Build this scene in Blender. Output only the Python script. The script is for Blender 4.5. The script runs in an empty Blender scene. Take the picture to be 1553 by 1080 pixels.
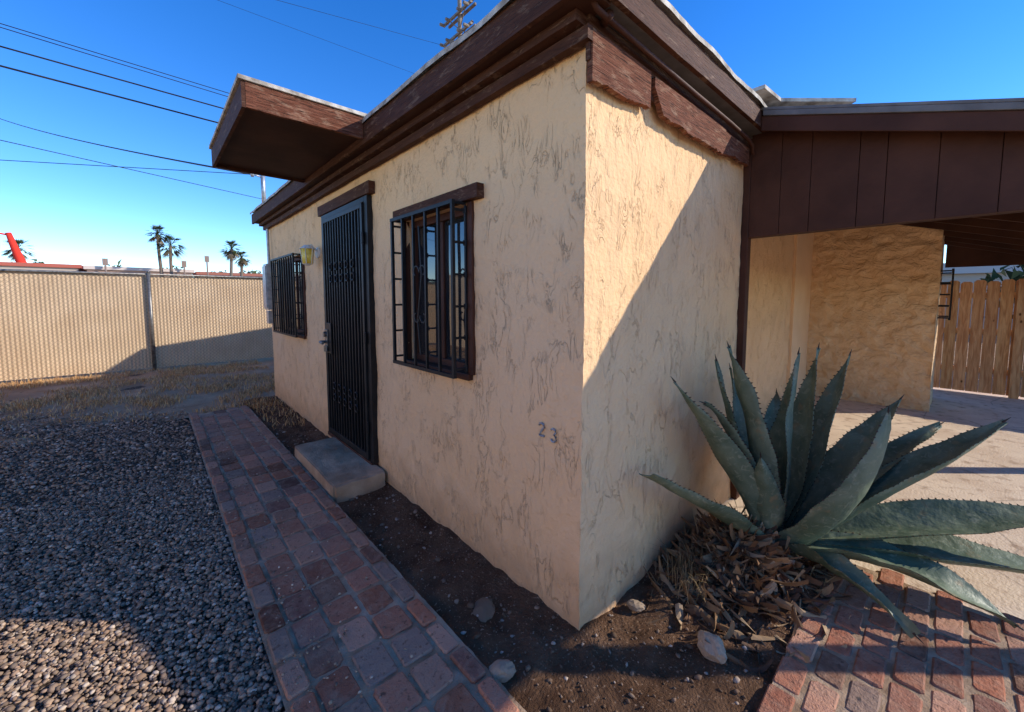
import bpy, bmesh, math, random
import numpy as np
from mathutils import Vector, noise, Matrix
random.seed(7); rng=np.random.default_rng(7)
S=bpy.context.scene
S.view_settings.view_transform='Standard'; S.view_settings.look='None'; S.view_settings.exposure=0
# ---------------------------------------------------------------- materials
class M:
    def __init__(s,name,rough=.8,metal=0.0,spec=.3):
        s.m=bpy.data.materials.new(name); s.m.use_nodes=True
        s.t=s.m.node_tree; s.p=s.t.nodes['Principled BSDF']
        s.p.inputs['Roughness'].default_value=rough; s.p.inputs['Metallic'].default_value=metal
        s.p.inputs['Specular IOR Level'].default_value=spec
        s.tc=s.t.nodes.new('ShaderNodeTexCoord').outputs['Object']
    def n(s,k,**kw):
        nd=s.t.nodes.new(k)
        for a,b in kw.items(): setattr(nd,a,b)
        return nd
    def l(s,a,b): s.t.links.new(a,b)
    def put(s,sock,v):
        if isinstance(v,bpy.types.NodeSocket): s.l(v,sock)
        else: sock.default_value=v
    def map(s,scale=(1,1,1),rot=(0,0,0)):
        n=s.n('ShaderNodeMapping'); n.inputs['Scale'].default_value=scale; n.inputs['Rotation'].default_value=rot
        s.l(s.tc,n.inputs[0]); return n.outputs[0]
    def noise(s,scale,detail=3,vec=None,dist=0,rough=.5):
        n=s.n('ShaderNodeTexNoise'); n.inputs['Scale'].default_value=scale; n.inputs['Detail'].default_value=detail
        n.inputs['Distortion'].default_value=dist; n.inputs['Roughness'].default_value=rough
        s.l(vec or s.tc,n.inputs['Vector']); return n.outputs['Fac']
    def vor(s,scale,feat='F1',vec=None,out='Distance'):
        n=s.n('ShaderNodeTexVoronoi',feature=feat); n.inputs['Scale'].default_value=scale
        s.l(vec or s.tc,n.inputs['Vector']); return n.outputs[out]
    def math(s,op,a,b=0,clamp=False):
        n=s.n('ShaderNodeMath',operation=op); n.use_clamp=clamp
        s.put(n.inputs[0],a); s.put(n.inputs[1],b); return n.outputs[0]
    def rng(s,v,a,b,c=0,d=1):
        n=s.n('ShaderNodeMapRange'); s.put(n.inputs[0],v)
        for i,x in enumerate((a,b,c,d)): n.inputs[i+1].default_value=x
        return n.outputs[0]
    def mix(s,f,a,b,mode='MIX'):
        n=s.n('ShaderNodeMix',data_type='RGBA',blend_type=mode)
        s.put(n.inputs[0],f); s.put(n.inputs[6],a); s.put(n.inputs[7],b); return n.outputs[2]
    def attr(s,name='col'):
        n=s.n('ShaderNodeAttribute'); n.attribute_name=name; return n.outputs['Color']
    def col(s,v): s.put(s.p.inputs['Base Color'],v)
    def bump(s,h,dist=.01,strength=1):
        n=s.n('ShaderNodeBump'); n.inputs['Distance'].default_value=dist; n.inputs['Strength'].default_value=strength
        s.l(h,n.inputs['Height']); s.l(n.outputs[0],s.p.inputs['Normal'])
def simple(name,c1,c2,scale=6,rough=.7,metal=0,bd=.003,bs=40,vecscale=(1,1,1),spec=.3,lo=.35,hi=.65):
    m=M(name,rough,metal,spec); v=m.map(vecscale)
    m.col(m.mix(m.rng(m.noise(scale,5,v),lo,hi),c1,c2)); m.bump(m.noise(bs,3,v),bd); return m.m
def stucco(name,c1,c2):
    m=M(name,.92,0,.08); v=m.map((1,1,.36))
    a=m.noise(12,4,v,1.1,.6); a2=m.noise(24,2,v,.6)
    mk=m.rng(m.noise(6,2,m.map((1,1,.7))),.43,.58)
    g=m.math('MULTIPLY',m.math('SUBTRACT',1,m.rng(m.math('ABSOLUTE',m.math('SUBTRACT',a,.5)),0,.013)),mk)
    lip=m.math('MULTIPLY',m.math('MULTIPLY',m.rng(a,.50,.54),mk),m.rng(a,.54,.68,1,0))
    h=m.math('ADD',m.math('MULTIPLY',lip,.24),m.math('MULTIPLY',a2,.34))
    h=m.math('SUBTRACT',h,m.math('MULTIPLY',g,.18))
    h=m.math('ADD',h,m.math('ADD',m.math('MULTIPLY',m.noise(120,2,None,0,.6),.14),m.math('MULTIPLY',m.noise(38,3),.48)))
    m.bump(h,.0155)
    c=m.mix(m.rng(m.noise(1.3,4),.3,.7),c1,c2)
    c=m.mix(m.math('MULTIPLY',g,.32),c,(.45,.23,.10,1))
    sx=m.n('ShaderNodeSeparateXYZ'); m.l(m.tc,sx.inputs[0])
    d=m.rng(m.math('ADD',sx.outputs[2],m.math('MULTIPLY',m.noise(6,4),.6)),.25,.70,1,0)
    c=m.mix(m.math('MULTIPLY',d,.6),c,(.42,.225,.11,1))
    m.col(c); return m.m
def adobe(name,c1,c2):
    m=M(name,.92,0,.12)
    a=m.noise(5,5,m.map((1,1,1.5)),.8,.6); b=m.noise(20,4,None,.4,.65)
    m.bump(m.math('ADD',a,m.math('MULTIPLY',b,.35)),.07)
    c=m.mix(m.rng(a,.38,.6),c2,c1); m.col(c); return m.m
MT={}
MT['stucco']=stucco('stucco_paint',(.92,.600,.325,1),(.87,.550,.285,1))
MT['stucco2']=adobe('adobe_stucco',(.91,.61,.34,1),(.83,.53,.28,1))
MT['smooth']=simple('smooth_plaster',(.91,.62,.36,1),(.86,.57,.32,1),3,.85,bd=.002,bs=25)
MT['brownp']=simple('brown_painted_siding',(.066,.024,.013,1),(.095,.036,.020,1),4,.6,bd=.003,bs=25,spec=.2)
m=M('worn_brown_fascia',.75,0,.18); v=m.map((1,.7,9))
a=m.noise(6,6,v,.3,.7); c=m.mix(m.rng(a,.35,.65),(.058,.021,.011,1),(.105,.042,.023,1))
c=m.mix(m.rng(m.noise(9,6,m.map((.8,.8,3)),.5,.75),.56,.65,0,.75),c,(.22,.13,.08,1)); c=m.mix(m.rng(m.noise(30,4,v),.60,.68,0,.8),c,(.025,.014,.010,1))
m.col(c); m.bump(m.noise(12,5,v),.006); MT['brown']=m.m
MT['brownd']=simple('dark_brown_painted_wood',(.050,.020,.011,1),(.078,.031,.017,1),3,.7,bd=.002,bs=18,spec=.2)
m=M('weathered_wood',.85,0,.15); v=m.map((.5,.5,12))
a=m.noise(8,6,v,.3,.7); pe=m.noise(8,6,m.map((.9,.9,3)),.5,.72)
c=m.mix(m.rng(a,.40,.62),(.135,.045,.024,1),(.24,.09,.050,1)); c=m.mix(m.rng(pe,.52,.64,0,.75),c,(.36,.21,.13,1)); c=m.mix(m.rng(m.noise(26,4,v),.56,.64),c,(.03,.016,.010,1))
m.col(c); m.bump(m.math('ADD',a,m.math('MULTIPLY',pe,.4)),.010); MT['weath']=m.m
MT['black']=simple('black_iron',(.007,.007,.007,1),(.018,.016,.015,1),8,.5,bd=.001,bs=60,spec=.3)
MT['dark']=simple('dark_interior_mesh',(.004,.004,.004,1),(.008,.008,.008,1),8,.9,spec=.1)
MT['metal']=simple('weathered_drip_edge',(.26,.21,.16,1),(.66,.59,.49,1),11,.8,.0,bd=.006,bs=30,spec=.15)
MT['grey']=simple('grey_flashing',(.13,.12,.11,1),(.22,.205,.19,1),7,.6,.0,bd=.002)
MT['galv']=simple('galvanised_steel',(.32,.33,.34,1),(.5,.5,.5,1),20,.4,.6,bd=.001)
MT['dmetal']=simple('aged_steel',(.12,.11,.10,1),(.26,.24,.21,1),25,.4,.6,bd=.001)
m=M('window_glass',.03,0,.9); m.col(m.mix(m.rng(m.noise(1.5,2),.4,.6),(.012,.016,.02,1),(.03,.03,.03,1))); m.bump(m.noise(3,1),.004,.4); MT['glass']=m.m
m=M('concrete',.9,0,.2); c=m.mix(m.rng(m.noise(2.2,6,None,.4),.3,.7),(.64,.47,.32,1),(.80,.63,.45,1))
c=m.mix(m.rng(m.noise(9,6),.54,.72),c,(.42,.28,.18,1)); c=m.mix(m.rng(m.vor(.8,'DISTANCE_TO_EDGE'),0,.008,.5,0),c,(.2,.14,.1,1))
m.col(c); m.bump(m.noise(60,5),.006); MT['concrete']=m.m
m=M('step_concrete',.9,0,.2); c=m.mix(m.rng(m.noise(5,6),.35,.68),(.31,.195,.115,1),(.54,.37,.235,1)); m.col(c); m.bump(m.math('ADD',m.noise(16,5),m.math('MULTIPLY',m.noise(110,3),.4)),.012); MT['step']=m.m
m=M('mortar',.95,0,.1); c=m.mix(m.rng(m.noise(9,6),.35,.65),(.32,.20,.115,1),(.55,.39,.255,1)); m.col(c); m.bump(m.noise(60,6,None,0,.7),.012); MT['mortar']=m.m
m=M('brick_clay',.9,0,.10); a=m.attr(); c=m.mix(m.rng(m.noise(18,6,None,.5,.65),.44,.70,0,.5),a,(.50,.31,.20,1))
c=m.mix(m.rng(m.noise(45,5),.58,.70,0,.75),c,(.12,.055,.035,1)); c=m.mix(m.rng(m.noise(2.4,4),.50,.72,0,.4),c,(.30,.22,.16,1)); m.col(c); m.bump(m.math('ADD',m.noise(30,6,None,0,.6),m.math('MULTIPLY',m.noise(150,2),.4)),.010); MT['brick']=m.m
m=M('soil',.97,0,.05); c=m.mix(m.rng(m.noise(4,7,None,.3,.65),.35,.68),(.085,.043,.023,1),(.20,.113,.065,1))
c=m.mix(m.rng(m.noise(75,3),.62,.70),c,(.34,.22,.14,1)); m.col(c); m.bump(m.math('ADD',m.noise(22,7,None,0,.7),m.math('MULTIPLY',m.noise(90,4),.5)),.03); MT['soil']=m.m
m=M('desert_ground',.97,0,.05); c=m.mix(m.rng(m.noise(1.4,7,None,.3,.65),.35,.65),(.32,.185,.10,1),(.50,.33,.195,1)); m.col(c); m.bump(m.noise(30,6),.02); MT['ground']=m.m
m=M('gravel_bed',.95,0,.1); c=m.mix(m.vor(60,out='Color'),(.13,.09,.06,1),(.34,.25,.175,1)); c=m.mix(m.rng(m.vor(60),.35,.6),c,(.055,.038,.026,1)); m.col(c); m.bump(m.math('SUBTRACT',1,m.vor(60)),.015); MT['gbed']=m.m
m=M('pebbles',.9,0,.10); a=m.attr(); m.col(m.mix(m.rng(m.noise(90,2),.3,.7,0,.35),a,(.19,.13,.085,1))); MT['pebble']=m.m
m=M('attr_matte',.85,0,.15); m.col(m.attr()); MT['attr']=m.m
m=M('agave_leaf',.5,0,.26); c=m.mix(m.rng(m.noise(6,5,None,.8),.35,.65),(.095,.130,.078,1),(.185,.220,.140,1))
c=m.mix(m.rng(m.noise(28,5,None,1.0),.55,.72,0,.55),c,(.36,.36,.24,1)); c=m.mix(m.rng(m.noise(11,4),.62,.72,0,.65),c,(.28,.19,.09,1)); m.col(c); m.bump(m.noise(20,4),.007); MT['agave']=m.m
MT['spine']=simple('agave_spines',(.030,.018,.012,1),(.07,.04,.025,1),30,.6)
m=M('slat_fence',.7,0,.3); sx=m.n('ShaderNodeSeparateXYZ'); m.l(m.tc,sx.inputs[0])
def tri(e,k): return m.math('ABSOLUTE',m.math('SUBTRACT',m.math('FRACT',m.math('MULTIPLY',e,k)),.5))
d1=tri(m.math('ADD',sx.outputs[0],sx.outputs[2]),1/.075); d2=tri(m.math('SUBTRACT',sx.outputs[0],sx.outputs[2]),1/.075)
w=m.math('MAXIMUM',m.rng(d1,.40,.46),m.rng(d2,.40,.46))
c=m.mix(m.rng(m.noise(2,4),.3,.7),(.58,.40,.235,1),(.68,.49,.30,1)); c=m.mix(m.math('MULTIPLY',w,.6),c,(.26,.19,.12,1)); 
c=m.mix(m.rng(m.noise(12,3,m.map((3,1,.2))),.5,.7,0,.3),c,(.44,.30,.16,1)); m.col(c); m.bump(w,.006); MT['slat']=m.m
m=M('cedar_boards',.8,0,.2); v=m.map((6,6,.7)); c=m.mix(m.rng(m.noise(5,6,v,.8),.35,.65),(.50,.23,.09,1),(.76,.44,.20,1)); c=m.mix(.5,c,m.mix(1,c,m.attr(),'MULTIPLY')); c=m.mix(m.rng(m.vor(3.2,vec=m.map((2,2,1))),.05,.10,1,0),c,(.14,.06,.02,1)); m.col(c); m.bump(m.noise(9,4,v),.004); MT['cedar']=m.m
MT['wire']=simple('cable_rubber',(.012,.012,.014,1),(.03,.03,.03,1),2,.6)
MT['pole']=simple('weathered_pole',(.20,.15,.11,1),(.32,.26,.20,1),4,.9)
m=M('amber_glass',.25,0,.5); m.col(m.mix(m.rng(m.noise(30,2),.4,.6),(.95,.60,.05,1),(1,.80,.2,1))); MT['amber']=m.m
MT['white']=simple('white_paint',(.72,.71,.68,1),(.8,.79,.76,1),5,.6)
MT['bounce']=simple('bounce_wall_paint',(.84,.62,.40,1),(.88,.68,.46,1),2,.9,bd=.01,bs=30)
# ---------------------------------------------------------------- mesh builder
class B:
    def __init__(s): s.v=[]; s.f=[]; s.c=[]; s.cur=(1,1,1,1)
    def add(s,vs,fs):
        o=len(s.v); s.v+= [tuple(x) for x in vs]; s.c+=[s.cur]*len(vs)
        for f in fs: s.f.append(tuple(i+o for i in f))
    def box(s,x0,x1,y0,y1,z0,z1):
        s.add([(x0,y0,z0),(x1,y0,z0),(x1,y1,z0),(x0,y1,z0),(x0,y0,z1),(x1,y0,z1),(x1,y1,z1),(x0,y1,z1)],
              [(0,3,2,1),(4,5,6,7),(0,1,5,4),(1,2,6,5),(2,3,7,6),(3,0,4,7)])
    def prism(s,pts,axis,a,b):
        n=len(pts)
        def mk(p,t):
            return {'x':(t,p[0],p[1]),'y':(p[0],t,p[1]),'z':(p[0],p[1],t)}[axis]
        s.add([mk(p,a) for p in pts]+[mk(p,b) for p in pts],
              [tuple(range(n))[::-1],tuple(range(n,2*n))]+[(i,(i+1)%n,n+(i+1)%n,n+i) for i in range(n)])
    def tube(s,pts,r,n=8,cap=True,r2=None):
        pts=[Vector(p) for p in pts]; N=len(pts); vs=[]; fs=[]; ref=None
        for i,p in enumerate(pts):
            t=(pts[min(i+1,N-1)]-pts[max(i-1,0)]).normalized()
            if ref is None: ref=Vector((0,0,1)) if abs(t.z)<.9 else Vector((1,0,0))
            a=t.cross(ref)
            if a.length<1e-4: a=t.cross(Vector((.3,.9,.1)))
            a.normalize(); b=t.cross(a).normalized()
            rr=r if r2 is None else r+(r2-r)*i/(N-1)
            for k in range(n):
                an=2*math.pi*k/n; vs.append(p+a*math.cos(an)*rr+b*math.sin(an)*rr)
        for i in range(N-1):
            for k in range(n):
                fs.append((i*n+k,i*n+(k+1)%n,(i+1)*n+(k+1)%n,(i+1)*n+k))
        if cap: fs.append(tuple(range(n))[::-1]); fs.append(tuple((N-1)*n+k for k in range(n)))
        s.add(vs,fs)
    def obj(s,name,mat,parent=None,bevel=0,smooth=False):
        me=bpy.data.meshes.new(name); me.from_pydata(s.v,[],s.f)
        me.materials.append(MT[mat])
        at=me.color_attributes.new('col','FLOAT_COLOR','POINT'); at.data.foreach_set('color',np.array(s.c,dtype=np.float32).ravel())
        me.polygons.foreach_set('use_smooth',[smooth]*len(me.polygons)); me.update()
        o=bpy.data.objects.new(name,me); S.collection.objects.link(o)
        if parent: o.parent=parent
        if bevel:
            b=o.modifiers.new('bevel','BEVEL'); b.width=bevel; b.segments=2; b.limit_method='ANGLE'; b.angle_limit=math.radians(40)
        return o
def empty(name):
    e=bpy.data.objects.new(name,None); S.collection.objects.link(e); return e
def bx(name,mat,parent,*a,bevel=.004):
    b=B(); b.box(*a); return b.obj(name,mat,parent,bevel)
def plank(name,mat,parent,x0,x1,y0,y1,z0,z1,seg=.08,amp=.006):
    ax=0 if (x1-x0)>(y1-y0) else 1; L=(x1-x0) if ax==0 else (y1-y0); n=max(2,int(L/seg)); b=B(); vs=[];fs=[]
    sd=z0*13+x0*7
    for i in range(n+1):
        t=i/n
        for (u,w) in ((0,0),(1,0),(1,1),(0,1)):
            if ax==0: p=[x0+L*t,(y0,y1)[u],(z0,z1)[w]]
            else: p=[(x0,x1)[u],y0+L*t,(z0,z1)[w]]
            if w==0: p[2]+=amp*noise.noise(Vector((L*t*2,sd,0)))+amp*.5*max(0,noise.noise(Vector((L*t*14,sd,5))))
            p[1-ax]+=amp*.4*noise.noise(Vector((L*t*1.5,sd,9)))
            vs.append(p)
    for i in range(n):
        for k in range(4): a=i*4; fs.append((a+k,a+(k+1)%4,a+4+(k+1)%4,a+4+k))
    fs.append((3,2,1,0)); fs.append((n*4,n*4+1,n*4+2,n*4+3)); b.add(vs,fs); return b.obj(name,mat,parent)
def npmesh(name,V,F,C,mat,smooth=True,parent=None):
    me=bpy.data.meshes.new(name); nv=len(V); nf=len(F); k=F.shape[1]
    me.vertices.add(nv); me.vertices.foreach_set('co',V.astype(np.float32).ravel())
    me.loops.add(nf*k); me.loops.foreach_set('vertex_index',F.astype(np.int32).ravel())
    me.polygons.add(nf); me.polygons.foreach_set('loop_start',np.arange(nf,dtype=np.int32)*k)
    try: me.polygons.foreach_set('loop_total',np.full(nf,k,dtype=np.int32))
    except Exception: pass
    me.polygons.foreach_set('use_smooth',np.full(nf,smooth))
    me.update(calc_edges=True)
    at=me.color_attributes.new('col','FLOAT_COLOR','POINT'); at.data.foreach_set('color',C.astype(np.float32).ravel())
    me.materials.append(MT[mat]); me.validate()
    o=bpy.data.objects.new(name,me); S.collection.objects.link(o); 
    if parent: o.parent=parent
    return o
# ---------------------------------------------------------------- camera, light, sky
cam=bpy.data.cameras.new('camera'); co=bpy.data.objects.new('camera',cam); S.collection.objects.link(co)
co.location=(-1.448,-1.117,1.6); co.rotation_euler=(math.radians(85.65),0,math.radians(-42.2))
cam.lens=14.02; cam.sensor_width=36; cam.shift_y=-.027; cam.clip_start=.05; cam.clip_end=3000; S.camera=co
EL=27.6; AZ=133.5
W=bpy.data.worlds.new('World'); S.world=W; W.use_nodes=True; nt=W.node_tree
sk=nt.nodes.new('ShaderNodeTexSky'); sk.sky_type='NISHITA'; sk.sun_disc=False
sk.sun_elevation=math.radians(EL); sk.sun_rotation=math.radians(AZ); sk.altitude=3400; sk.air_density=1.3; sk.dust_density=0; sk.ozone_density=3.2
hs=nt.nodes.new('ShaderNodeHueSaturation'); hs.inputs['Hue'].default_value=.512; hs.inputs['Saturation'].default_value=1.32; hs.inputs['Value'].default_value=1.95
bg=nt.nodes['Background']; nt.links.new(sk.outputs[0],hs.inputs['Color']); nt.links.new(hs.outputs[0],bg.inputs[0]); bg.inputs[1].default_value=.15
sun=bpy.data.lights.new('sun','SUN'); sun.energy=5; sun.angle=math.radians(.5); sun.color=(1,.93,.82)
so=bpy.data.objects.new('sun',sun); S.collection.objects.link(so)
so.rotation_euler=Vector((-1,.95,-.72)).to_track_quat('-Z','Y').to_euler()
# ---------------------------------------------------------------- ground sheets
b=B(); b.add([(-600,-600,-.05),(600,-600,-.05),(600,600,-.05),(-600,600,-.05)],[(0,1,2,3)]); b.obj('ground','ground')
def sheet(name,mat,x0,x1,y0,y1,z,res,amp,fr=3,extra=None):
    nx=int((x1-x0)/res)+1; ny=int((y1-y0)/res)+1; V=[];F=[]
    for j in range(ny+1):
        for i in range(nx+1):
            x=x0+(x1-x0)*i/nx; y=y0+(y1-y0)*j/ny
            h=amp*noise.fractal(Vector((x*fr,y*fr,0)),1,2,5)
            if extra: h+=extra(x,y)
            V.append((x,y,z+h))
    for j in range(ny):
        for i in range(nx):
            a=j*(nx+1)+i; F.append((a,a+1,a+nx+2,a+nx+1))
    return npmesh(name,np.array(V),np.array(F),np.ones((len(V),4)),mat)
def gmask(x,y): # 1 = dirt and dry grass, 0 = gravel
    t=(y-5.9)+.85*(x+1.5)+1.3*noise.noise(Vector((x*.9,y*.9,2)))
    if x>-1.0: t+=1.0
    if y<4.3: t-=2
    if y>9.9: t=max(t,(y-10.1)*2.5)
    return max(0,min(1,.5+t*.42))
sheet('gravel_base','gbed',-7,-1.12,-2.5,10.6,-.012,.06,.008,3,lambda x,y:-.03*gmask(x,y))
def bed(x,y):
    d=math.hypot((x-1.15),(y+.36)); h=.13*math.exp(-(d/.36)**2)
    if y>-.1: h+= .02*math.exp(-((x+.0)/.08)**2)
    return h
sheet('garden_soil','soil',-.475,1.62,-.72,6.3,-.015,.025,.028,5,bed)
sheet('back_yard_dirt','ground',-7,2.0,5.7,10.9,-.022,.08,.03,2); sheet('bare_dirt_patch','ground',-3.2,-1.12,3.9,5.9,-.028,.06,.012,3)
b=B(); b.box(1.58,9,-6,.52,-.04,.0); b.obj('carport_slab','concrete')
sheet('mortar_bed','mortar',-1.14,-.455,-.7,5.72,.015,.02,.007,14); sheet('patio_mortar_bed','mortar',-1.14,1.60,-3.4,-.704,.012,.025,.004,14)
# ---------------------------------------------------------------- bricks
def brick(b,cx,cy,lx,ly,top,ang=0):
    r=random.random
    col=random.choice([(.42,.165,.095),(.49,.20,.115),(.34,.13,.075),(.44,.22,.135),(.30,.135,.09),(.52,.26,.16),(.40,.15,.08),(.33,.21,.15)])
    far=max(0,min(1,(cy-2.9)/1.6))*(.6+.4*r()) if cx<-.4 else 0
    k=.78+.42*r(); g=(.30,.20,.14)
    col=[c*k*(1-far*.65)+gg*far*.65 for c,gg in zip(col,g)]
    if r()<.07: col=[c*.5 for c in col]
    b.cur=(*col,1)
    ch=.006; top+= (r()-.5)*.007; tx=(r()-.5)*.024; ty=(r()-.5)*.024
    ring=[]
    for sx,sy in ((-1,-1),(1,-1),(1,1),(-1,1)):
        c=.007+.014*r()**3
        ring+= [(sx*lx/2,sy*(ly/2-c)),(sx*(lx/2-c),sy*ly/2)]
    ring=sorted(ring,key=lambda p:math.atan2(p[1]/ly,p[0]/lx))
    ring=[(x+(r()-.5)*.006,y+(r()-.5)*.006) for x,y in ring]; N=len(ring); P=[]
    for (sc,oz) in ((0,-.05),(0,top-ch),(ch,top)):
        for x,y in ring:
            x2=x-math.copysign(sc,x) ; y2=y-math.copysign(sc,y)
            z=oz+(x2*tx+y2*ty if oz>0 else 0)
            P.append((cx+x2*math.cos(ang)-y2*math.sin(ang),cy+x2*math.sin(ang)+y2*math.cos(ang),z))
    F=[tuple(range(2*N,3*N))]
    for q in (0,N):
        for i in range(N): F.append((q+i,q+(i+1)%N,q+N+(i+1)%N,q+N+i))
    b.add(P,F)
b=B()
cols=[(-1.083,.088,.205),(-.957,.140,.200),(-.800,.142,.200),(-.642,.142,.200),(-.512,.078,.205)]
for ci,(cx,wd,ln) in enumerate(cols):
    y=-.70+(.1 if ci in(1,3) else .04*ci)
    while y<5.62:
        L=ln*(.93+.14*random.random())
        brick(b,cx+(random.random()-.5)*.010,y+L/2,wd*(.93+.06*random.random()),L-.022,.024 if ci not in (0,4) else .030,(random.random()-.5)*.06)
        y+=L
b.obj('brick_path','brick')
b=B()
y=-.745; row=0
while y>-3.3:
    x=-1.1+(0 if row%2 else .1)
    if row==0: x=-.42
    while x<1.52:
        L=.205*(.96+.08*random.random())
        brick(b,x+L/2,y+(random.random()-.5)*.006,L-.018,.094,.019,(random.random()-.5)*.04); x+=L
    y-=.112; row+=1
b.obj('brick_patio','brick')
# ---------------------------------------------------------------- pebbles
ph=(1+5**.5)/2
ico=np.array([(-1,ph,0),(1,ph,0),(-1,-ph,0),(1,-ph,0),(0,-1,ph),(0,1,ph),(0,-1,-ph),(0,1,-ph),(ph,0,-1),(ph,0,1),(-ph,0,-1),(-ph,0,1)])/1.902
icf=np.array([(0,11,5),(0,5,1),(0,1,7),(0,7,10),(0,10,11),(1,5,9),(5,11,4),(11,10,2),(10,7,6),(7,1,8),(3,9,4),(3,4,2),(3,2,6),(3,6,8),(3,8,9),(4,9,5),(2,4,11),(6,2,10),(8,6,7),(9,8,1)])
def pebbles(name,P,R,pal,mat='pebble',flat=.62,jit=.22):
    n=len(P); sc=R[:,None]*np.stack([rng.uniform(.8,1.35,n),rng.uniform(.65,1.1,n),rng.uniform(flat-.15,flat+.2,n)],1)
    V=ico[None]*(1+rng.uniform(-jit,jit,(n,12,1)))*sc[:,None,:]
    tl=rng.normal(0,.3,n); V2=V.copy(); V2[...,1]=V[...,1]*np.cos(tl)[:,None]-V[...,2]*np.sin(tl)[:,None]; V2[...,2]=V[...,1]*np.sin(tl)[:,None]+V[...,2]*np.cos(tl)[:,None]
    a=rng.uniform(0,6.28,n); V=V2.copy(); V[...,0]=V2[...,0]*np.cos(a)[:,None]-V2[...,1]*np.sin(a)[:,None]; V[...,1]=V2[...,0]*np.sin(a)[:,None]+V2[...,1]*np.cos(a)[:,None]
    V=V+P[:,None,:]
    F=(icf[None]+12*np.arange(n)[:,None,None]).reshape(-1,3)
    pc=np.array(pal)[rng.integers(0,len(pal),n)]*rng.uniform(.65,1.35,(n,1)); C=np.concatenate([np.repeat(pc,12,0),np.ones((n*12,1))],1)
    return npmesh(name,V.reshape(-1,3),F,C,mat,True)
pal=[(.40,.275,.18),(.31,.21,.14),(.48,.34,.23),(.23,.16,.115),(.41,.26,.165),(.58,.45,.33),(.19,.14,.105),(.36,.23,.145)]
n1=44000; P1=np.stack([rng.uniform(-3.4,-1.14,n1),rng.uniform(-.2,3.6,n1),rng.uniform(-.010,.008,n1)],1)
n2=38000; P2=np.stack([rng.uniform(-5.2,-1.14,n2),rng.uniform(3.6,10.5,n2),rng.uniform(-.008,.008,n2)],1)
gm=np.array([gmask(a,c) for a,c in zip(P2[:,0],P2[:,1])]); P2=P2[rng.uniform(0,1,n2)>gm*1.05]
P=np.concatenate([P1,P2]); R=np.clip(rng.lognormal(math.log(.0090),.30,len(P)),.005,.021); R[len(P1):]*=1.25
n3=700; P3=np.stack([-1.12+np.abs(rng.normal(0,.22,n3)),rng.uniform(.2,5.5,n3),np.full(n3,.028)],1); P3=P3[P3[:,0]<-.5]
pebbles('gravel',np.concatenate([P,P3]),np.concatenate([R,rng.uniform(.003,.008,len(P3))]),pal)
n=6500; x=rng.uniform(-.45,1.5,n); y=rng.uniform(-.68,6,n); k=((x<-.03)|(y<-.03)); x=x[k];y=y[k]
z=np.array([.028*noise.fractal(Vector((a*5,c*5,0)),1,2,5)+bed(a,c)-.012 for a,c in zip(x,y)])
pebbles('soil_crumbs',np.stack([x,y,z],1),np.clip(rng.lognormal(math.log(.005),.55,len(x)),.002,.018),[(.15,.09,.055),(.12,.07,.04),(.24,.165,.11),(.42,.32,.24),(.18,.11,.07)],jit=.3)
# ---------------------------------------------------------------- stones
def stone(name,x,y,z,r,col,flat=.6,seed=0):
    bm=bmesh.new(); bmesh.ops.create_icosphere(bm,subdivisions=3,radius=1)
    for v in bm.verts:
        p=v.co.copy(); q=noise.voronoi(p*1.1+Vector((seed*3.1,0,0)))[0][0]
        v.co=p*(.75+.45*q+.14*noise.noise(p*3+Vector((seed,0,0)))); v.co=Vector((v.co.x*r*1.15,v.co.y*r*.85,v.co.z*r*flat))
    bm.transform(Matrix.Rotation(seed*1.3,4,'Z')); me=bpy.data.meshes.new(name); bm.to_mesh(me); bm.free()
    at=me.color_attributes.new('col','FLOAT_COLOR','POINT'); at.data.foreach_set('color',np.tile(np.array([*col,1],dtype=np.float32),len(me.vertices)))
    me.materials.append(MT['pebble']); o=bpy.data.objects.new(name,me); S.collection.objects.link(o); o.location=(x,y,z)
stone('rock',.36,-.47,.02,.062,(.50,.36,.24),.8,1)
stone('rock',-.41,.09,.01,.050,(.38,.27,.18),.6,2)
stone('rock',-.24,.43,-.012,.07,(.20,.13,.08),.25,3)
stone('rock',.34,-.10,.01,.038,(.36,.26,.17),.6,4)
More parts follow.
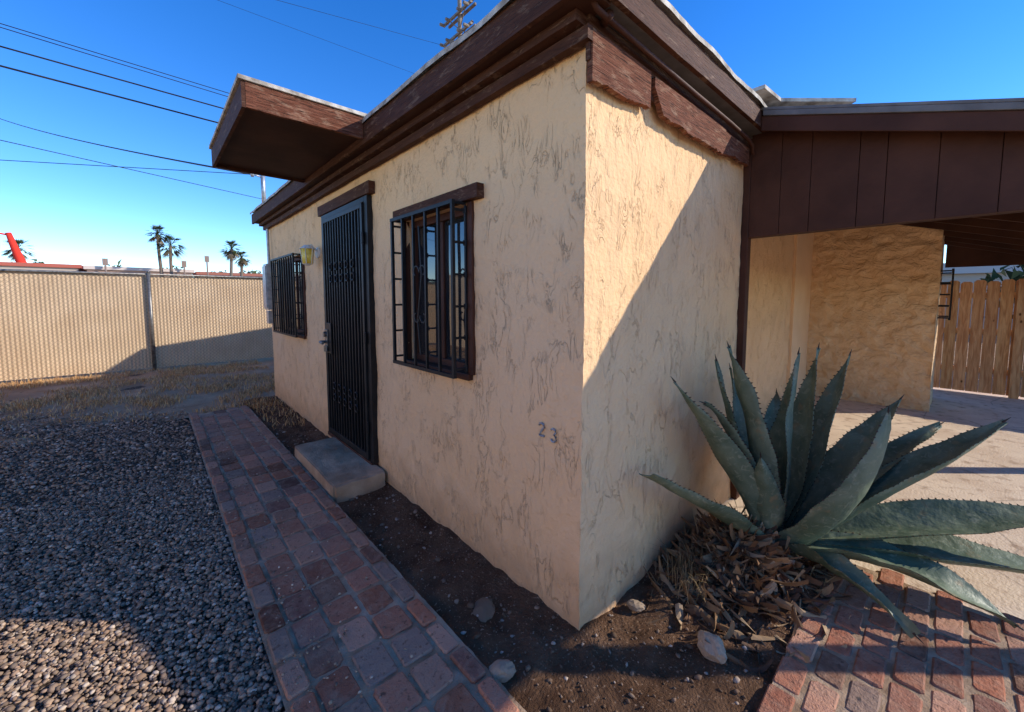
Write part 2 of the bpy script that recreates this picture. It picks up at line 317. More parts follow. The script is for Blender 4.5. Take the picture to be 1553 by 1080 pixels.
# ---------------------------------------------------------------- the stucco house
H=empty('stucco_house')
def disp(p):
    q=Vector(p)*1.7; q2=Vector(p)*6; q3=Vector(p)*17
    a=.010*noise.noise(q)+.006*noise.noise(q2)+.004*noise.noise(q3)
    c=.010*noise.noise(q+Vector((9,3,1)))+.006*noise.noise(q2+Vector((2,7,4)))+.004*noise.noise(q3+Vector((1,5,4)))
    return Vector((p[0]+a,p[1]+c,p[2]))
def wall(name,axis,const,u0,u1,z0,z1,opens,depth,res=.05,mat='stucco',parent=H,flip=False,d=True):
    def ticks(a,b,br):
        t=sorted(set([a,b]+[x for x in br if a<x<b])); out=[]
        for p,q in zip(t,t[1:]):
            n=max(1,int(round((q-p)/res))); out+=[p+(q-p)*i/n for i in range(n)]
        return out+[b]
    us=ticks(u0,u1,[x for o in opens for x in o[:2]]); zs=ticks(z0,z1,[x for o in opens for x in o[2:]])
    mk=lambda u,z,c=const:(c,u,z) if axis=='x' else (u,c,z)
    f=(lambda p:disp(p)) if d else (lambda p:Vector(p))
    V=[f(mk(u,z)) for z in zs for u in us]; n=len(us); F=[]
    for j in range(len(zs)-1):
        for i in range(n-1):
            uc=(us[i]+us[i+1])/2; zc=(zs[j]+zs[j+1])/2
            if any(o[0]<uc<o[1] and o[2]<zc<o[3] for o in opens): continue
            a=j*n+i; q=(a,a+1,a+n+1,a+n); F.append(q if flip else q[::-1])
    b=B(); b.add(V,F)
    for o in opens:
        c=[(o[0],o[2]),(o[1],o[2]),(o[1],o[3]),(o[0],o[3])]
        for k in range(4):
            p,q=c[k],c[(k+1)%4]; N=8
            for i in range(N):
                pa=(p[0]+(q[0]-p[0])*i/N,p[1]+(q[1]-p[1])*i/N); pb=(p[0]+(q[0]-p[0])*(i+1)/N,p[1]+(q[1]-p[1])*(i+1)/N)
                b.add([f(mk(*pa)),f(mk(*pb)),Vector(mk(*pb,const+depth)),Vector(mk(*pa,const+depth))],[(0,1,2,3)])
    return b.obj(name,mat,parent,smooth=True)
door=(2.30,3.42,.13,2.47); win1=(.86,1.66,1.13,2.17); win2=(4.35,5.55,1.12,2.15)
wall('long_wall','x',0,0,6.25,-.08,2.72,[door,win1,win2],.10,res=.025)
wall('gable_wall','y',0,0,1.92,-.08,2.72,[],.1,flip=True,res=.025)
wall('back_wall','y',6.25,0,1.92,-.08,2.72,[],.1,d=False); wall('side_wall','x',1.92,0,6.25,-.08,2.72,[],.1,flip=True,d=False)
bx('roof_deck','grey',H,-.150,2.0,-.118,6.43,2.80,2.925,bevel=.003)
plank('eave_fascia','brown',H,-.178,-.153,-.148,6.45,2.775,2.918)
plank('gable_fascia','brown',H,-.150,1.90,-.148,-.122,2.79,2.918)
bx('eave_soffit','brownd',H,-.15,.0,-.117,6.43,2.783,2.799,bevel=0)
plank('crown_trim','brown',H,-.10,-.0,-.02,6.36,2.735,2.779)
plank('wall_trim','brown',H,-.054,-.012,-.045,6.31,2.672,2.728)
b=B()
def wavy(b,x0,y0,x1,y1,z,w,h,n,nx,ny):
    vs=[];fs=[]
    for i in range(n+1):
        t=i/n; x=x0+(x1-x0)*t; y=y0+(y1-y0)*t; dz=.010*noise.noise(Vector((x*2.3,y*2.3,z)))+.004*noise.noise(Vector((x*14,y*14,z))); dw=.012*noise.noise(Vector((x*3,y*3,7)))
        for (o,zz) in ((0,-h),(0,0),(w,0.006)):
            vs.append((x+nx*(o-dw),y+ny*(o-dw),z+dz+zz))
    for i in range(n):
        for k in range(2): fs.append((i*3+k,i*3+k+1,i*3+k+4,i*3+k+3))
    b.add(vs,fs)
wavy(b,-.197,-.16,-.197,6.46,2.947,.25,.030,160,1,0); wavy(b,-.19,-.167,1.95,-.167,2.946,.25,.026,70,0,1)
b.obj('drip_edge','metal',H)
b=B()
def rag(x0,x1,zt,zb,y,n,amp,sd):
    top=[];bot=[]
    for i in range(n+1):
        t=i/n; x=x0+(x1-x0)*t
        bot.append((x,zb(t)+amp*(noise.noise(Vector((x*6,sd,0)))+.6*noise.noise(Vector((x*30,sd,0)))+.4*noise.noise(Vector((x*70,sd,0))))))
        top.append((x,zt(t)))
    b.prism(bot+top[::-1],'y',y,y+.028)
rag(-.02,.46,lambda t:2.725,lambda t:2.515+.03*t,-.046,50,.012,1)
rag(.475,1.40,lambda t:2.70,lambda t:2.535+.12*max(0,.10-t)/.10,-.060,90,.018,3)
rag(1.40,1.86,lambda t:2.69,lambda t:2.55+.02*t,-.056,50,.018,5)
b.obj('weathered_gable_boards','weath',H)
bx('gable_frieze','brown',H,-.03,1.9,-.036,-.014,2.60,2.789)
b=B(); b.tube([(-.07,-.075,2.80),(-.05,-.085,2.765),(.3,-.085,2.755),(.9,-.082,2.742),(1.4,-.085,2.73),(1.74,-.085,2.715),(1.84,-.08,2.70),(1.86,-.08,2.64)],.013,8); b.tube([(.02,-.10,2.77),(.05,-.05,2.77)],.02,8)
b.obj('conduit_pipe','brownp',H,smooth=True)
bx('corner_post','brownp',H,1.925,2.0,-.05,.04,0,2.78)
b=B(); b.prism([(1.75,-.17),(2.05,-.19),(2.46,-.56),(3.1,.2),(2.6,.6),(1.75,.6)],'z',3.035,3.06); b.obj('roof_flashing','metal',H)
# canopy over the door
b=B(); b.box(-.93,-.18,1.99,3.53,2.835,2.965); b.obj('canopy_deck','brownd',H,.003)
plank('canopy_front_board','brown',H,-.955,-.932,1.965,3.555,2.805,2.966); plank('canopy_near_board','weath',H,-.931,-.181,1.963,1.989,2.81,2.965,.03,.010); plank('canopy_far_board','brown',H,-.931,-.181,3.531,3.554,2.81,2.965)
bx('canopy_drip_edge','metal',H,-.972,-.10,1.95,3.57,2.969,2.996,bevel=.003)
plank('door_lintel','brown',H,-.055,.02,2.19,3.55,2.475,2.575,.05); plank('window_lintel','brown',H,-.05,.02,.72,1.77,2.172,2.252,.05)
def window(y0,y1,z0,z1,par):
    b=B(); t=.05; X=.045
    b.box(X,X+.05,y0,y0+t,z0,z1); b.box(X,X+.05,y1-t,y1,z0,z1); b.box(X,X+.05,y0+t,y1-t,z1-t,z1); b.box(X,X+.05,y0+t,y1-t,z0,z0+t)
    ym=(y0+y1)/2; b.box(X+.01,X+.045,ym-.02,ym+.02,z0+t,z1-t)
    b.obj('window_frame','brownp',par,.004)
    bx('window_glass','glass',par,X+.025,X+.03,y0+t,y1-t,z0+t,z1-t,bevel=0)
    bx('window_sill','brownp',par,-.035,.045,y0-.02,y1+.02,z0-.035,z0+.006)
    b=B()
    b.box(-.018,.03,y0-.045,y0+.004,z0,z1); b.box(-.018,.03,y1-.004,y1+.03,z0,z1); b.obj('window_casing','brownp',par,.004)
window(*win1,H); window(*win2,H)
def cage(y0,y1,z0,z1,nv,par,scroll=True):
    b=B(); xf=-.115; xb=-.022; r=.010
    bar=b.box
    bar(xf-r,xf+r,y0-r,y0+r,z0,z1); bar(xf-r,xf+r,y1-r,y1+r,z0,z1)
    bar(xf-.012,xf+.012,y0-r-.002,y1+r+.002,z1,z1+.022); bar(xf-.012,xf+.012,y0-r-.002,y1+r+.002,z0-.022,z0)
    for yy in (y0,y1):
        bar(xb-.007,xb+.007,yy-.007,yy+.007,z0,z1)
        for k in range(6):
            zz=z0+.03+(z1-z0-.06)*k/5; bar(xf+r,xb-.007,yy-.006,yy+.006,zz-.007,zz+.007)
            b.tube([(xb-.004,yy-.0,zz-.016),(xb-.004,yy,zz+.016)],.013,8)
    bar(xf+.012,xb,y0-.006,y0+.006,z1+.003,z1+.018); bar(xf+.012,xb,y1-.006,y1+.006,z1+.003,z1+.018)
    ym=(y0+y1)/2
    for i in range(1,nv+1):
        yy=y0+(y1-y0)*i/(nv+1)
        bar(xf-.008,xf+.008,yy-.008,yy+.008,z0,z1)
    if scroll:
        for sgn,zc in ((1,z0+(z1-z0)*.62),(-1,z0+(z1-z0)*.34)):
            for s2 in (1,-1):
                pts=[]
                for i in range(26):
                    a=i/25*4.6; rr=.062*(1-i/30); pts.append((xf-.003,ym+s2*(.062-rr*math.cos(a))*.8,zc+sgn*(rr*math.sin(a))))
                b.tube(pts,.006,6)
        b.tube([(xf-.004,ym,z0+.08),(xf-.004,ym+.03,z0+(z1-z0)*.3),(xf-.004,ym-.03,z0+(z1-z0)*.6),(xf-.004,ym,z1-.08)],.006,6)
    return b.obj('window_security_bars','black',par)
cage(.87,1.65,1.14,2.15,4,H); cage(4.36,5.54,1.13,2.13,9,H,False)
# security door
b=B(); y0,y1,z0,z1=door
x=-.035
b.box(x-.012,x+.05,y0-.045,y0+.02,z0,z1+.0); b.box(x-.012,x+.05,y1-.02,y1+.045,z0,z1); b.box(x-.012,x+.05,y0+.02,y1-.02,z1-.045,z1-.001)
a0,a1,c0,c1=y0+.03,y1-.03,z0+.02,z1-.055
b.box(x-.03,x+.0,a0,a0+.04,c0,c1); b.box(x-.03,x,a1-.04,a1,c0,c1); b.box(x-.03,x,a0+.04,a1-.04,c1-.04,c1); b.box(x-.03,x,a0+.04,a1-.04,c0,c0+.05); 
NB=14
for i in range(1,NB):
    yy=a0+.02+(a1-a0-.04)*i/NB; b.box(x-.026,x-.012,yy-.009,yy+.009,c0+.05,c1-.04)
for zz in (c0+.42,c0+.54,c1-.62,c1-.5):
    for k in (3,5,7,9,11):
        yy=a0+.02+(a1-a0-.04)*k/NB
        pts=[(x-.032,yy+.034*math.cos(t*math.pi/6),zz+.034*math.sin(t*math.pi/6)) for t in range(13)]; b.tube(pts,.008,5,False)
for hz in (c0+.3,c0+1.1,c1-.3): b.tube([(x-.03,a0-.012,hz-.05),(x-.03,a0-.012,hz+.05)],.012,8)
b.box(x-.040,x-.0305,a1-.20,a1-.012,1.02,1.34)
b.obj('security_door_frame','black',H,.002)
b=B(); b.box(x-.006,x-.003,a0+.04,a1-.04,c0+.05,c1-.04); b.obj('security_door_mesh','dark',H)
bx('entry_door','brownd',H,.05,.09,y0,y1,z0,z1)
b=B(); b.box(x-.052,x-.041,a1-.12,a1-.035,1.09,1.27); b.tube([(x-.045,a1-.075,1.14),(x-.11,a1-.075,1.14)],.016,8); b.tube([(x-.11,a1-.075,1.14),(x-.115,a1-.18,1.135)],.015,8); b.tube([(x-.045,a1-.075,1.22),(x-.075,a1-.075,1.22)],.028,12); b.tube([(x-.06,a1-.1,1.10),(x-.06,a1-.1,1.04)],.024,8)
b.obj('door_lock','dmetal',H,.002)
bx('door_threshold','brown',H,-.06,.05,y0-.03,y1+.03,.095,.135)
b=B(); yl=3.74; zl=2.11
b.tube([(-.0,yl,zl),(-.02,yl,zl)],.06,12); b.tube([(-.02,yl,zl+.02),(-.07,yl,zl+.08),(-.12,yl,zl+.07)],.01,6); b.tube([(-.12,yl,zl+.075),(-.12,yl,zl+.035)],.03,10,r2=.08); b.tube([(-.12,yl,zl-.13),(-.12,yl,zl-.15)],.055,10,r2=.02)
for k in range(6):
    a=k*math.pi/3; b.tube([(-.12+.072*math.cos(a),yl+.072*math.sin(a),zl+.035),(-.12+.055*math.cos(a),yl+.055*math.sin(a),zl-.13)],.004,5)
b.obj('wall_lamp_metal','white',H)
b=B(); b.tube([(-.12,yl,zl+.033),(-.12,yl,zl-.128)],.068,12,r2=.052); b.obj('wall_lamp_glass','amber',H,smooth=True)
b=B()
def digit(pts,yc,zc,s):
    b.tube([(-.010,yc-p[0]*s,zc+p[1]*s) for p in pts],.0055,6)
two=[(-.5,.6),(-.35,.9),(0,1),(.4,.85),(.48,.5),(.2,.1),(-.2,-.4),(-.5,-.9),(0,-.92),(.5,-.88)]
three=[(-.45,.75),(-.1,1),(.35,.85),(.42,.45),(.05,.1),(.42,-.15),(.5,-.6),(.15,-.95),(-.25,-.95),(-.5,-.65)]
digit(two,.245,.935,.034); digit(three,.165,.925,.034)
b.obj('house_number','galv',H,smooth=True)
b=B(); b.box(-.11,0,5.92,6.14,1.42,2.12); b.box(-.125,-.11,5.93,6.13,1.45,2.09); b.tube([(-.05,6.03,2.12),(-.05,6.03,2.66)],.02,8); b.box(-.09,0,6.02,6.16,1.2,1.40); b.obj('electric_meter_box','galv',H,.003)
b=B(); b.tube([(-.06,6.12,2.93),(-.06,6.12,3.62)],.032,10); b.tube([(-.06,6.12,3.60),(-.10,6.12,3.68),(-.17,6.12,3.66),(-.21,6.12,3.58)],.04,8); b.tube([(-.08,6.12,3.45),(-.2,6.1,3.47)],.012,6); b.tube([(-.2,6.1,3.43),(-.2,6.1,3.51)],.025,8); b.obj('service_mast','galv',H,smooth=True)
# step: worn concrete slab
bm=bmesh.new(); bmesh.ops.create_cube(bm,size=1)
bmesh.ops.bevel(bm,geom=bm.edges[:],offset=.03,segments=2,affect='EDGES')
bmesh.ops.subdivide_edges(bm,edges=bm.edges[:],cuts=5,use_grid_fill=True)
for v in bm.verts:
    p=Vector((-.235+v.co.x*.43,2.66+v.co.y*1.2,.044+v.co.z*.148)); v.co=p+noise.noise_vector(p*9)*.006+noise.noise_vector(p*28)*.003
me=bpy.data.meshes.new('door_step'); bm.to_mesh(me); bm.free(); me.materials.append(MT['step'])
o=bpy.data.objects.new('door_step',me); S.collection.objects.link(o)
# rear wing
wall('wing_front_wall','y',.5,1.95,5.62,-.02,3.05,[],.1,flip=True)
bx('wing_smooth_panel','smooth',H,5.622,6.60,.46,.55,-.02,2.99,bevel=.003)
b=B(); b.box(1.96,6.6,.56,7.4,-.02,2.95); b.obj('wing_core','stucco2',H)
b=B(); b.prism([(.7,2.96),(7.55,2.96),(7.55,3.02),(.7,3.02)],'x',1.9,6.7); b.prism([(1.9,3.02),(6.7,3.02),(6.7,3.7)],'y',1.5,7.55); b.obj('wing_roof','grey',H)
b=B()
ys=[-.98+1.48*i/60 for i in range(61)]; V=[];F=[]
for j in range(91):
    for y in ys:
        zt=2.83+.3*y; z=-.02+(zt+.02)*j/90; q=disp((6.6,y,z)); V.append((q.x+.030*noise.fractal(Vector((y*5,z*8,3)),.8,2,4),q.y,q.z))
for j in range(90):
    for i in range(60): a=j*61+i; F.append((a,a+61,a+62,a+1))
b.add(V,F); b.obj('block_side_wall','stucco2',H,smooth=True)
wx=(6.85,7.6,1.32,1.98)
wall('block_front_wall','y',-.98,6.6,7.85,-.02,2.53,[wx],.1,mat='stucco2',flip=True)
bx('block_window_glass','glass',H,wx[0],wx[1],-.90,-.89,wx[2],wx[3],bevel=0)
b=B(); yb=-1.11
for i in range(8): xx=wx[0]+(wx[1]-wx[0])*i/7; b.box(xx-.010,xx+.010,yb,yb+.02,wx[2],wx[3])
b.box(wx[0]-.01,wx[1],yb,yb+.025,wx[3],wx[3]+.03); b.box(wx[0]-.01,wx[1],yb,yb+.025,wx[2]-.03,wx[2])
for xx in (wx[0],wx[1]):
    for k in range(5):
        zz=wx[2]+(wx[3]-wx[2])*k/4; b.box(xx-.009,xx+.009,yb+.026,-.97,zz-.010,zz+.010)
b.obj('block_window_bars','black',H)
# ---------------------------------------------------------------- carport
K=empty('carport')
ex,ey=8.5,-2.62
zt=lambda y:2.965+.3*y
b=B(); b.prism([(.5,zt(.5)-.10),(.5,zt(.5)-.02),(ey,zt(ey)-.02),(ey,zt(ey)-.10)],'x',1.80,ex-.03); b.obj('roof_deck','brownd',K)
b=B(); b.prism([(.5,zt(.5)-.018),(.5,zt(.5)),(ey-.02,zt(ey)-.006),(ey-.02,zt(ey)-.024)],'x',1.765,ex); b.prism([(-.16,zt(-.16)-.055),(-.16,zt(-.16)-.019),(ey-.02,zt(ey)-.025),(ey-.02,zt(ey)-.061)],'x',1.765,1.795); b.obj('roof_edge','grey',K,.003)
b=B(); b.prism([(-.15,zt(-.15)-.155),(-.15,zt(-.15)-.056),(ey,zt(ey)-.056),(ey,zt(ey)-.155)],'x',1.778,1.799); b.obj('rake_board','brownp',K,.003)
b=B(); edges=[-.05,-.245,-.42,-.67,-.80,-1.02,-1.25,-1.50,-1.73,-1.94,-2.15,-2.36,-2.5]
for p,q in zip(edges,edges[1:]):
    o=random.uniform(0,.003); b.prism([(p-.0015,2.055),(p-.0015,zt(p)-.105),(q+.0015,zt(q)-.105),(q+.0015,2.055)],'x',1.925+o,1.95)
b.prism([(-.05,2.06),(-.05,zt(-.05)-.11),(-2.5,zt(-2.5)-.11),(-2.5,2.06)],'x',1.951,1.97)
b.obj('siding_panel','brownp',K,.0015)
bx('panel_back_beam','brownd',K,1.975,2.06,-2.5,-.02,2.06,2.17)
bx('eave_beam','brownp',K,1.80,ex-.05,ey-.01,ey+.09,1.98,2.068)
b=B()
for i in range(9):
    xx=2.5+i*.7; b.prism([(.45,zt(.45)-.22),(.45,zt(.45)-.102),(ey+.1,zt(ey+.1)-.102),(ey+.1,zt(ey+.1)-.2)],'x',xx,xx+.045)
b.obj('rafters','brownd',K)
b=B(); b.prism([(-1.0,2.10),(-1.0,zt(-1)-.105),(-2.5,zt(-2.5)-.105),(-2.5,2.10)],'x',8.3,8.33); b.obj('end_panel','brownd',K)
for xx in (2.46,5.4,8.2): bx('post','brownp',K,xx,xx+.11,ey,ey+.1,0,1.979)
# ---------------------------------------------------------------- fences
Fn=empty('slat_privacy_fence'); V=[];Fc=[]
xs=np.arange(-14,4.0,.03)
for k,x in enumerate(xs): 
    dz=.012 if k%2 else 0
    V+= [(x,10.9+dz,.03),(x,10.9+dz,2.10+.012*math.sin(x*1.3))]
for k in range(len(xs)-1): Fc.append((2*k,2*k+2,2*k+3,2*k+1))
npmesh('slats',np.array(V),np.array(Fc),np.ones((len(V),4)),'slat',False,Fn)
b=B(); b.tube([(-14,10.87,2.12),(4,10.87,2.12)],.024,8)
for xx in (-13.44,-10.44,-7.44,-4.44,-1.44,1.56): b.tube([(xx,10.85,-.05),(xx,10.85,2.16)],.036,10); b.tube([(xx,10.85,2.16),(xx,10.85,2.2)],.045,8,r2=.01)
b.obj('posts_and_rail','dmetal',Fn,smooth=True)
b=B(); b.box(-6.2,-6.0,-9,10.7,-.05,2.3); b.box(-6.23,-5.97,-9,10.7,2.3,2.36); b.obj('bounce_wall','bounce',None,.01)  # unseen wall, added to bounce warm sunlight onto the shaded long wall
Fw=empty('cedar_fence'); b=B(); y=-.9
while y>-9:
    k=random.uniform(.7,1.1); b.cur=(k,k*random.uniform(.88,1.05),k*.95,1); h=1.88+random.uniform(-.015,.02); w=.138; o=random.uniform(0,.008)
    b.prism([(y,.03),(y,h-.03),(y-.03,h),(y-w+.03,h),(y-w,h-.03),(y-w,.03)],'x',8.72+o,8.74+o); y-=.146
b.obj('boards','cedar',Fw)
b=B(); b.cur=(.9,.9,.9,1)
for zz in (.35,1.0,1.6): b.box(8.76,8.80,-9,-.9,zz,zz+.09)
b.box(8.66,8.70,-1.9,-1.8,0,1.9)
b.obj('rails','cedar',Fw)
# ---------------------------------------------------------------- agave
A=empty('agave_plant'); base=Vector((1.30,-.45,.12))
bl=B(); bs=B()
def leaf(tip,w,sag=.0,lift=.25,start=None,conc=.34,N=24,roll=0,cut=False):
    tip=Vector(tip); h=Vector((tip.x,tip.y,0)); hd=h.normalized() if h.length>1e-3 else Vector((1,0,0))
    st=Vector((hd.x*.04,hd.y*.04,0)) if start is None else Vector(start)
    ct=st+(tip-st)*.45+Vector((0,0,lift))+hd*sag
    side0=hd.cross(Vector((0,0,1))).normalized()
    rows=[]; K=9
    for i in range(N+1):
        t=i/N; p=st*(1-t)**2+ct*2*t*(1-t)+tip*t*t; T=((ct-st)*(1-t)+(tip-ct)*t).normalized()
        side=Matrix.Rotation(roll*(.3+.7*t),3,T)@side0
        n=side.cross(T).normalized()
        if t<.45: u=t/.45; f=.52+.48*(u*u*(3-2*u))
        else: u=(t-.45)/.55; f=(1-u**1.9)*(1-.06*math.sin(u*3.14))
        if cut: f=max(f,.45)
        f=max(f,.012); ww=w*f*(1+.05*noise.noise(Vector((t*7,w*50,tip.x*9))))
        wob=.018*noise.noise(Vector((t*4,tip.x*7,tip.y*7)))
        up=[];lo=[]
        th=.030*(1-t)**.7*(w/.1)+.003; cc=conc*(1.15-.5*t)
        for k in range(K):
            s=-1+2*k/(K-1); e=abs(s)
            q=p+side*(ww*s*(1-.25*cc))+n*(ww*cc*e**1.7+wob*s*2+.008*noise.noise(Vector((t*12,s*2,tip.x*5))))
            up.append(q); lo.append(q-n*(th*(1-e**2.2)+.0035))
        rows.append((up,lo,T,n,side))
    vs=[];fs=[]
    for r_ in rows: vs+=r_[0]+r_[1]
    W=2*K
    for i in range(N):
        for k in range(K-1):
            a=i*W+k; fs.append((a,a+1,a+W+1,a+W)); c=a+K; fs.append((c,c+W,c+W+1,c+1))
        a=i*W; fs.append((a,a+W,a+W+K,a+K)); a=i*W+K-1; fs.append((a,a+K,a+K+W,a+W))
    fs.append(tuple(range(N*W,N*W+K))+tuple(range(N*W+2*K-1,N*W+K-1,-1)))
    bl.add([base+v for v in vs],fs)
    L=(tip-st).length; nt=int(L/.030)
    for j in range(2,nt):
        t=j/nt*.96; fi=t*N; i=int(fi); fr=fi-i
        if i>=N: break
        for k,sg in ((0,-1),(K-1,1)):
            p=rows[i][0][k].lerp(rows[i+1][0][k],fr); T=rows[i][2]; nn=rows[i][3]
            o=rows[i][4]*sg*.012+nn*.004+T*random.uniform(-.004,.005)
            bs.add([base+p+T*.006,base+p-T*.006,base+p-nn*.005,base+p+o],[(0,1,3),(1,2,3),(2,0,3)])
    if not cut:
        e=rows[-1][0][K//2]; T=rows[-1][2]; bs.tube([base+e-T*.012,base+e+T*.035],.006,6,r2=.001)
leaf((-.65,.33,1.03),.10,-.10,.02,roll=.3)
leaf((-.25,.20,1.20),.12,-.10,.05,roll=.2)
leaf((-.16,.30,1.10),.08,.02,.0)
leaf((-.42,.26,.88),.075,.04,.40)
leaf((.14,-.06,1.15),.13,-.06,.05,roll=-.9)
leaf((.44,-.10,1.16),.125,.03,-.05,roll=-.5)
leaf((.58,-.24,1.12),.135,.0,-.05,roll=-.4)
leaf((-.02,-.48,.91),.20,.22,-.02,roll=-.15)
leaf((.78,-.48,.84),.155,.02,.0,roll=-.2)
leaf((.72,-.90,.80),.175,.06,.0,roll=-.3)
leaf((.95,-.66,.68),.14,.0,.06)
leaf((.80,-1.30,.40),.15,.0,.07,roll=.15)
leaf((.66,-1.32,.07),.155,.0,.15)
leaf((.12,-.95,-.02),.15,.08,.22)
leaf((-.23,-.64,-.06),.07,.05,.14,conc=.8)
leaf((-.92,.33,.58),.115,-.05,.0,cut=True,roll=.3)
leaf((-.28,.0,.60),.10,.0,.0,roll=.4)
leaf((.85,.22,.75),.12,.02,.05); leaf((.2,.34,1.0),.10,0,.0)
bl.tube([base+Vector((0,0,-.12)),base+Vector((0,0,.04)),base+Vector((0,0,.25))],.12,12,r2=.03)
o=bl.obj('leaves','agave',A,smooth=True); bs.obj('teeth','spine',A)
md=o.modifiers.new('es','EDGE_SPLIT'); md.split_angle=math.radians(60)
b=B()
for i in range(1300):
    a=random.uniform(0,6.28); rr=abs(random.gauss(0,.23)); x=1.02+rr*math.cos(a)*1.2; y=-.37+rr*math.sin(a)*.9
    if y>-.04 or x<.35: continue
    z=bed(x,y)+max(0,.15*(1-rr/.4))*random.random()
    L=random.uniform(.06,.28); w=random.uniform(.003,.026); d=Vector((random.gauss(0,1),random.gauss(0,1),random.gauss(.05,.45))).normalized()
    sd=d.cross(Vector((random.gauss(0,.4),random.gauss(0,.4),1))).normalized(); n=sd.cross(d)
    c=random.choice([(.22,.125,.06),(.30,.19,.10),(.14,.08,.045),(.38,.26,.15),(.09,.05,.03),(.19,.10,.05)]); b.cur=(*c,1)
    vs=[];fs=[]; cur=random.uniform(-.5,1.4)
    for k in range(6):
        t=k/5; p=Vector((x,y,z))+d*L*(t-.3)+n*L*cur*(t-.5)**2-Vector((0,0,.02)); wk=w*(1-.8*abs(t-.4)); tw=sd*math.cos(t*2)+n*math.sin(t*2)
        vs+=[p-tw*wk,p+n*wk*.6,p+tw*wk]
    for k in range(5): fs+=[(k*3,k*3+1,k*3+4,k*3+3),(k*3+1,k*3+2,k*3+5,k*3+4)]
    b.add(vs,fs)
b.obj('dead_leaf_litter','attr')
def blades(name,pts,h,pal,w=.0025,lean=.6):
    n=len(pts); a=rng.uniform(0,6.28,n); L=h*rng.uniform(.5,1.3,n); ln=rng.uniform(.1,lean+.3,n)
    d=np.stack([np.cos(a),np.sin(a)],1); sd=np.stack([-np.sin(a),np.cos(a)],1)*w
    V=np.zeros((n,5,3)); V[:,0,:2]=pts[:,:2]-sd; V[:,1,:2]=pts[:,:2]+sd; V[:,0:2,2]=pts[:,2:3]-.01
    mid=pts[:,:2]+d*(L*ln*.4)[:,None]; V[:,2,:2]=mid-sd*.8; V[:,3,:2]=mid+sd*.8; V[:,2:4,2]=(pts[:,2]+L*.6)[:,None]
    V[:,4,:2]=pts[:,:2]+d*(L*ln)[:,None]; V[:,4,2]=pts[:,2]+L*.85
    F=(np.array([[0,1,3],[0,3,2],[2,3,4]])[None]+5*np.arange(n)[:,None,None]).reshape(-1,3)
    pc=np.array(pal)[rng.integers(0,len(pal),n)]; C=np.concatenate([np.repeat(pc,5,0),np.ones((n*5,1))],1)
    return npmesh(name,V.reshape(-1,3),F,C,'attr',False)
n=54000; cx=rng.uniform(-5,0.5,n); cy=rng.uniform(3.9,10.8,n); dens=np.array([gmask(a,c)*(.62+1.5*noise.noise(Vector((a*1.5,c*1.5,3)))) for a,c in zip(cx,cy)])
k=(dens>rng.uniform(.15,1.1,n))&((cx<-.02)|(cy>6.3))&((cy>5.75)|(cx<-1.15)|(cx>-.42)); P=np.stack([cx[k],cy[k],np.zeros(k.sum())],1)
blades('dry_grass',P,.06,[(.66,.37,.14),(.50,.27,.11),(.76,.48,.21),(.34,.19,.08)],.004,1.7)
P=np.stack([rng.normal(.75,.10,260),rng.normal(-.2,.06,260),np.full(260,.03)],1); P=P[P[:,1]<-.02]
blades('dry_weeds',P,.15,[(.36,.25,.12),(.28,.18,.09),(.2,.13,.06)],.0015,.9)
# ---------------------------------------------------------------- wires, pole
def cable(name,p,q,r,sag=.0,n=24):
    p=Vector(p);q=Vector(q); b=B(); b.tube([p.lerp(q,i/n)-Vector((0,0,sag*4*(i/n)*(1-i/n))) for i in range(n+1)],r,6); b.obj(name,'wire')
def ext(p,q,a,c):
    p=Vector(p);q=Vector(q); return p-(q-p)*a,q+(q-p)*c
for p,q,r in (((-4.05,16.6,9.0),(2.17,17.0,9.0),.012),((-4.05,16.6,8.9),(2.17,17.0,8.86),.012),((-4.33,18.17,9.0),(1.11,18.5,9.0),.024),((-4.26,17.5,8.2),(.80,17.9,8.2),.027),
              ((-3.65,12.9,5.0),(1.45,15.0,5.0),.009),((-5.5,24.3,7.0),(1.0,20.5,7.0),.014),((1.3,20.2,14.0),(8.97,19.7,14.0),.006),((7.2,20,15.6),(10.5,20,16.2),.008)):
    a,c=ext(p,q,2.0,.8); cable('power_line',a,c,r)
cable('service_drop_line',(-12,50,18),(-6.06,28.5,9.74),.016); cable('service_drop_line',(-6.06,28.5,9.74),(-.2,6.12,3.47),.016,.12)
U=B(); px,py=13.4,20.0
U.tube([(px,py,-.1),(px,py,20.0)],.17,12,r2=.12); 
for zz,dx in ((18.7,.16),(17.5,.16)): 
    U.box(px-.06-dx,px+.06-dx,py-1.4,py+1.4,zz,zz+.13); U.box(px-.06+dx,px+.06+dx,py-1.4,py+1.4,zz,zz+.13)
    for t in (-1.25,-.6,.6,1.25): 
        U.tube([(px,py+t,zz+.13),(px,py+t,zz+.25)],.05,8); U.tube([(px,py+t,zz+.25),(px,py+t,zz+.33)],.11,8,r2=.05)
        U.tube([(px-.25,py+t,zz-.1),(px-.6,py+t,zz-.14)],.09,8)
    U.tube([(px,py,zz-.8),(px-dx,py+.8,zz)],.03,6); U.tube([(px,py,zz-.8),(px-dx,py-.8,zz)],.03,6)
U.tube([(px-.3,py+.3,16.5),(px-.3,py+.3,17.2)],.2,12)
U.obj('utility_pole','pole')
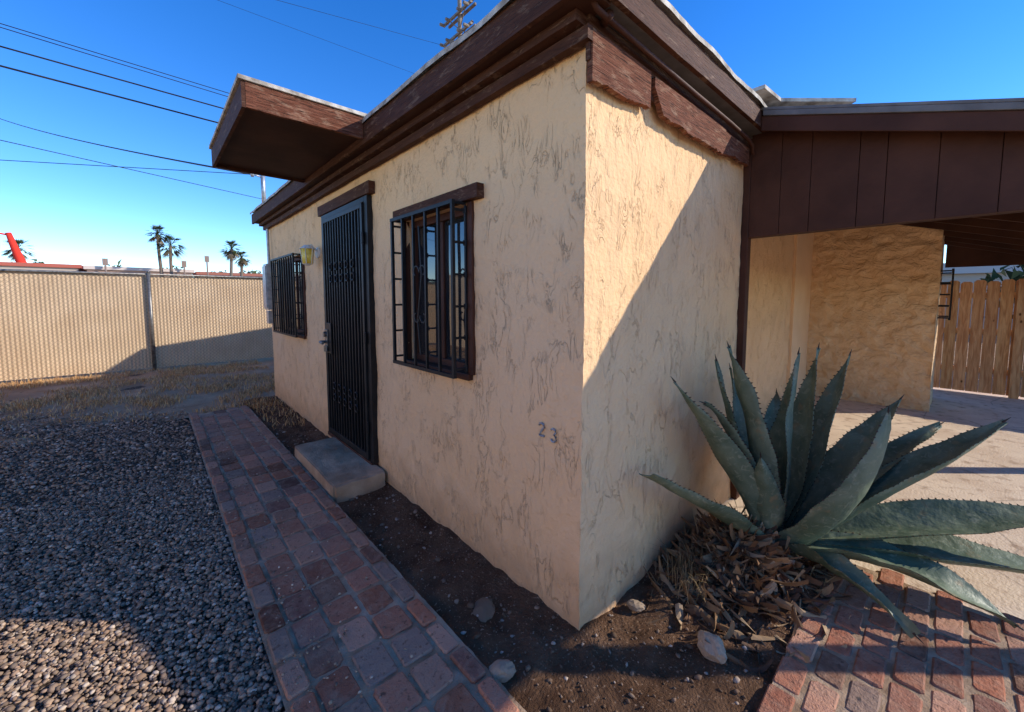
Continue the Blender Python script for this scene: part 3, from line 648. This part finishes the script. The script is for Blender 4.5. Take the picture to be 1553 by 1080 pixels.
# ---------------------------------------------------------------- background
def palm(x,y,h,r,seed):
    random.seed(seed); b=B(); b.cur=(.20,.15,.11,1)
    pts=[(x+.15*math.sin(i*.5+seed),y,h*i/8) for i in range(9)]; b.tube(pts,.26,8,r2=.17)
    T=Vector(pts[-1])
    for i in range(80):
        a=random.uniform(0,6.28); e=random.uniform(-1.2,1.35); L=r*random.uniform(.75,1.1)
        g=random.uniform(.6,1.3); b.cur=(.08*g,.10*g,.035*g,1) if e>-.55 else (.20*g,.15*g,.09*g,1)
        d=Vector((math.cos(a)*math.cos(e),math.sin(a)*math.cos(e),math.sin(e))); s=d.cross(Vector((0,0,1))).normalized()
        m_=T+d*L*.55
        for k in range(7):
            f=(k-3)/3; dd=(d+s*f*.75).normalized(); tip=m_+dd*L*.5-Vector((0,0,L*.18)); b.add([m_-s*.07,m_+s*.07,tip],[(0,1,2)])
        b.add([T-s*.03,T+s*.03,m_+s*.03,m_-s*.03],[(0,1,2,3)])
    b.obj('palm_tree','attr')
palm(.1,80.4,11.3,1.7,1); palm(1.4,79.5,9.6,2.1,2); palm(8.1,72.9,9.0,1.7,3); palm(9.4,74,7.9,1.4,4); palm(-15.9,94.7,9.1,2.0,5)
random.seed(11)
n=9000
cx=rng.uniform(-60,40,n); top=np.array([6.5+1.6*noise.noise(Vector((a*.25,0,0)))+1.3*noise.noise(Vector((a*.9,4,0))) for a in cx]); cz=top*np.sqrt(rng.uniform(0,1,n)); cy=rng.uniform(92,99,n)
Vt=np.stack([cx,cy,cz],1)[:,None,:]+rng.normal(0,.28,(n,3,3)); g=rng.uniform(.5,1.4,(n,1)); Cc=np.concatenate([np.array([[.06,.085,.035]])*g,np.ones((n,1))],1)
npmesh('distant_trees',Vt.reshape(-1,3),np.arange(n*3).reshape(-1,3),np.repeat(Cc,3,0),'attr',False)
def bldg(name,x0,x1,y0,h,col,roofc):
    b=B(); b.cur=(*col,1); b.box(x0,x1,y0,y0+8,0,h-.5); b.cur=(*roofc,1); b.box(x0-.3,x1+.3,y0-.3,y0+8.3,h-.5,h)
    b.cur=(.05,.06,.08,1)
    x=x0+1
    while x<x1-2: b.box(x,x+1.2,y0-.03,y0,1.2,2.6); x+=3
    b.obj(name,'attr')
bldg('distant_shop_building',-19,-9,86,6.5,(.5,.42,.34),(.48,.13,.09)); bldg('distant_shop_building',-8,4,84,6.3,(.45,.30,.22),(.66,.54,.46)); bldg('distant_shop_building',-34,-22,88,6.6,(.6,.57,.52),(.7,.64,.58)); bldg('distant_shop_building',5,20,86,6.1,(.4,.3,.22),(.36,.14,.1))
bldg('neighbour_house',26,36,-7,3.2,(.5,.42,.34),(.5,.47,.43))
b=B(); b.cur=(.72,.05,.03,1); b.tube([(-14.9,90,3),(-14.9,90,6.6),(-15.4,90,8.6),(-15.9,90,10.9)],.65,10,r2=.3); b.tube([(-16,90,10.6),(-18.2,90,11.0),(-21,90,10.9)],.12,8); b.obj('inflatable_tube_dancer','attr',smooth=True)
b=B()
for xx,hh in ((6.0,8.6),(3.0,7.6),(-6,7.4)): b.cur=(.3,.22,.18,1); b.tube([(xx,83,0),(xx,83,hh)],.12,6); b.box(xx-.3,xx+.3,82.9,83.1,hh-1.0,hh)
b.obj('distant_sign_posts','attr')
n=2500; c0=rng.normal(0,1,(n,3)); c0/=np.linalg.norm(c0,axis=1)[:,None]; P0=c0*rng.uniform(.5,1,(n,1))*np.array([1.6,2.6,1.0])+np.array([14,-4.2,1.9])
Vt=P0[:,None,:]+rng.normal(0,.12,(n,3,3)); g=rng.uniform(.5,1.4,(n,1)); Cc=np.concatenate([np.array([[.05,.075,.03]])*g,np.ones((n,1))],1)
npmesh('shrub',Vt.reshape(-1,3),np.arange(n*3).reshape(-1,3),np.repeat(Cc,3,0),'attr',False)
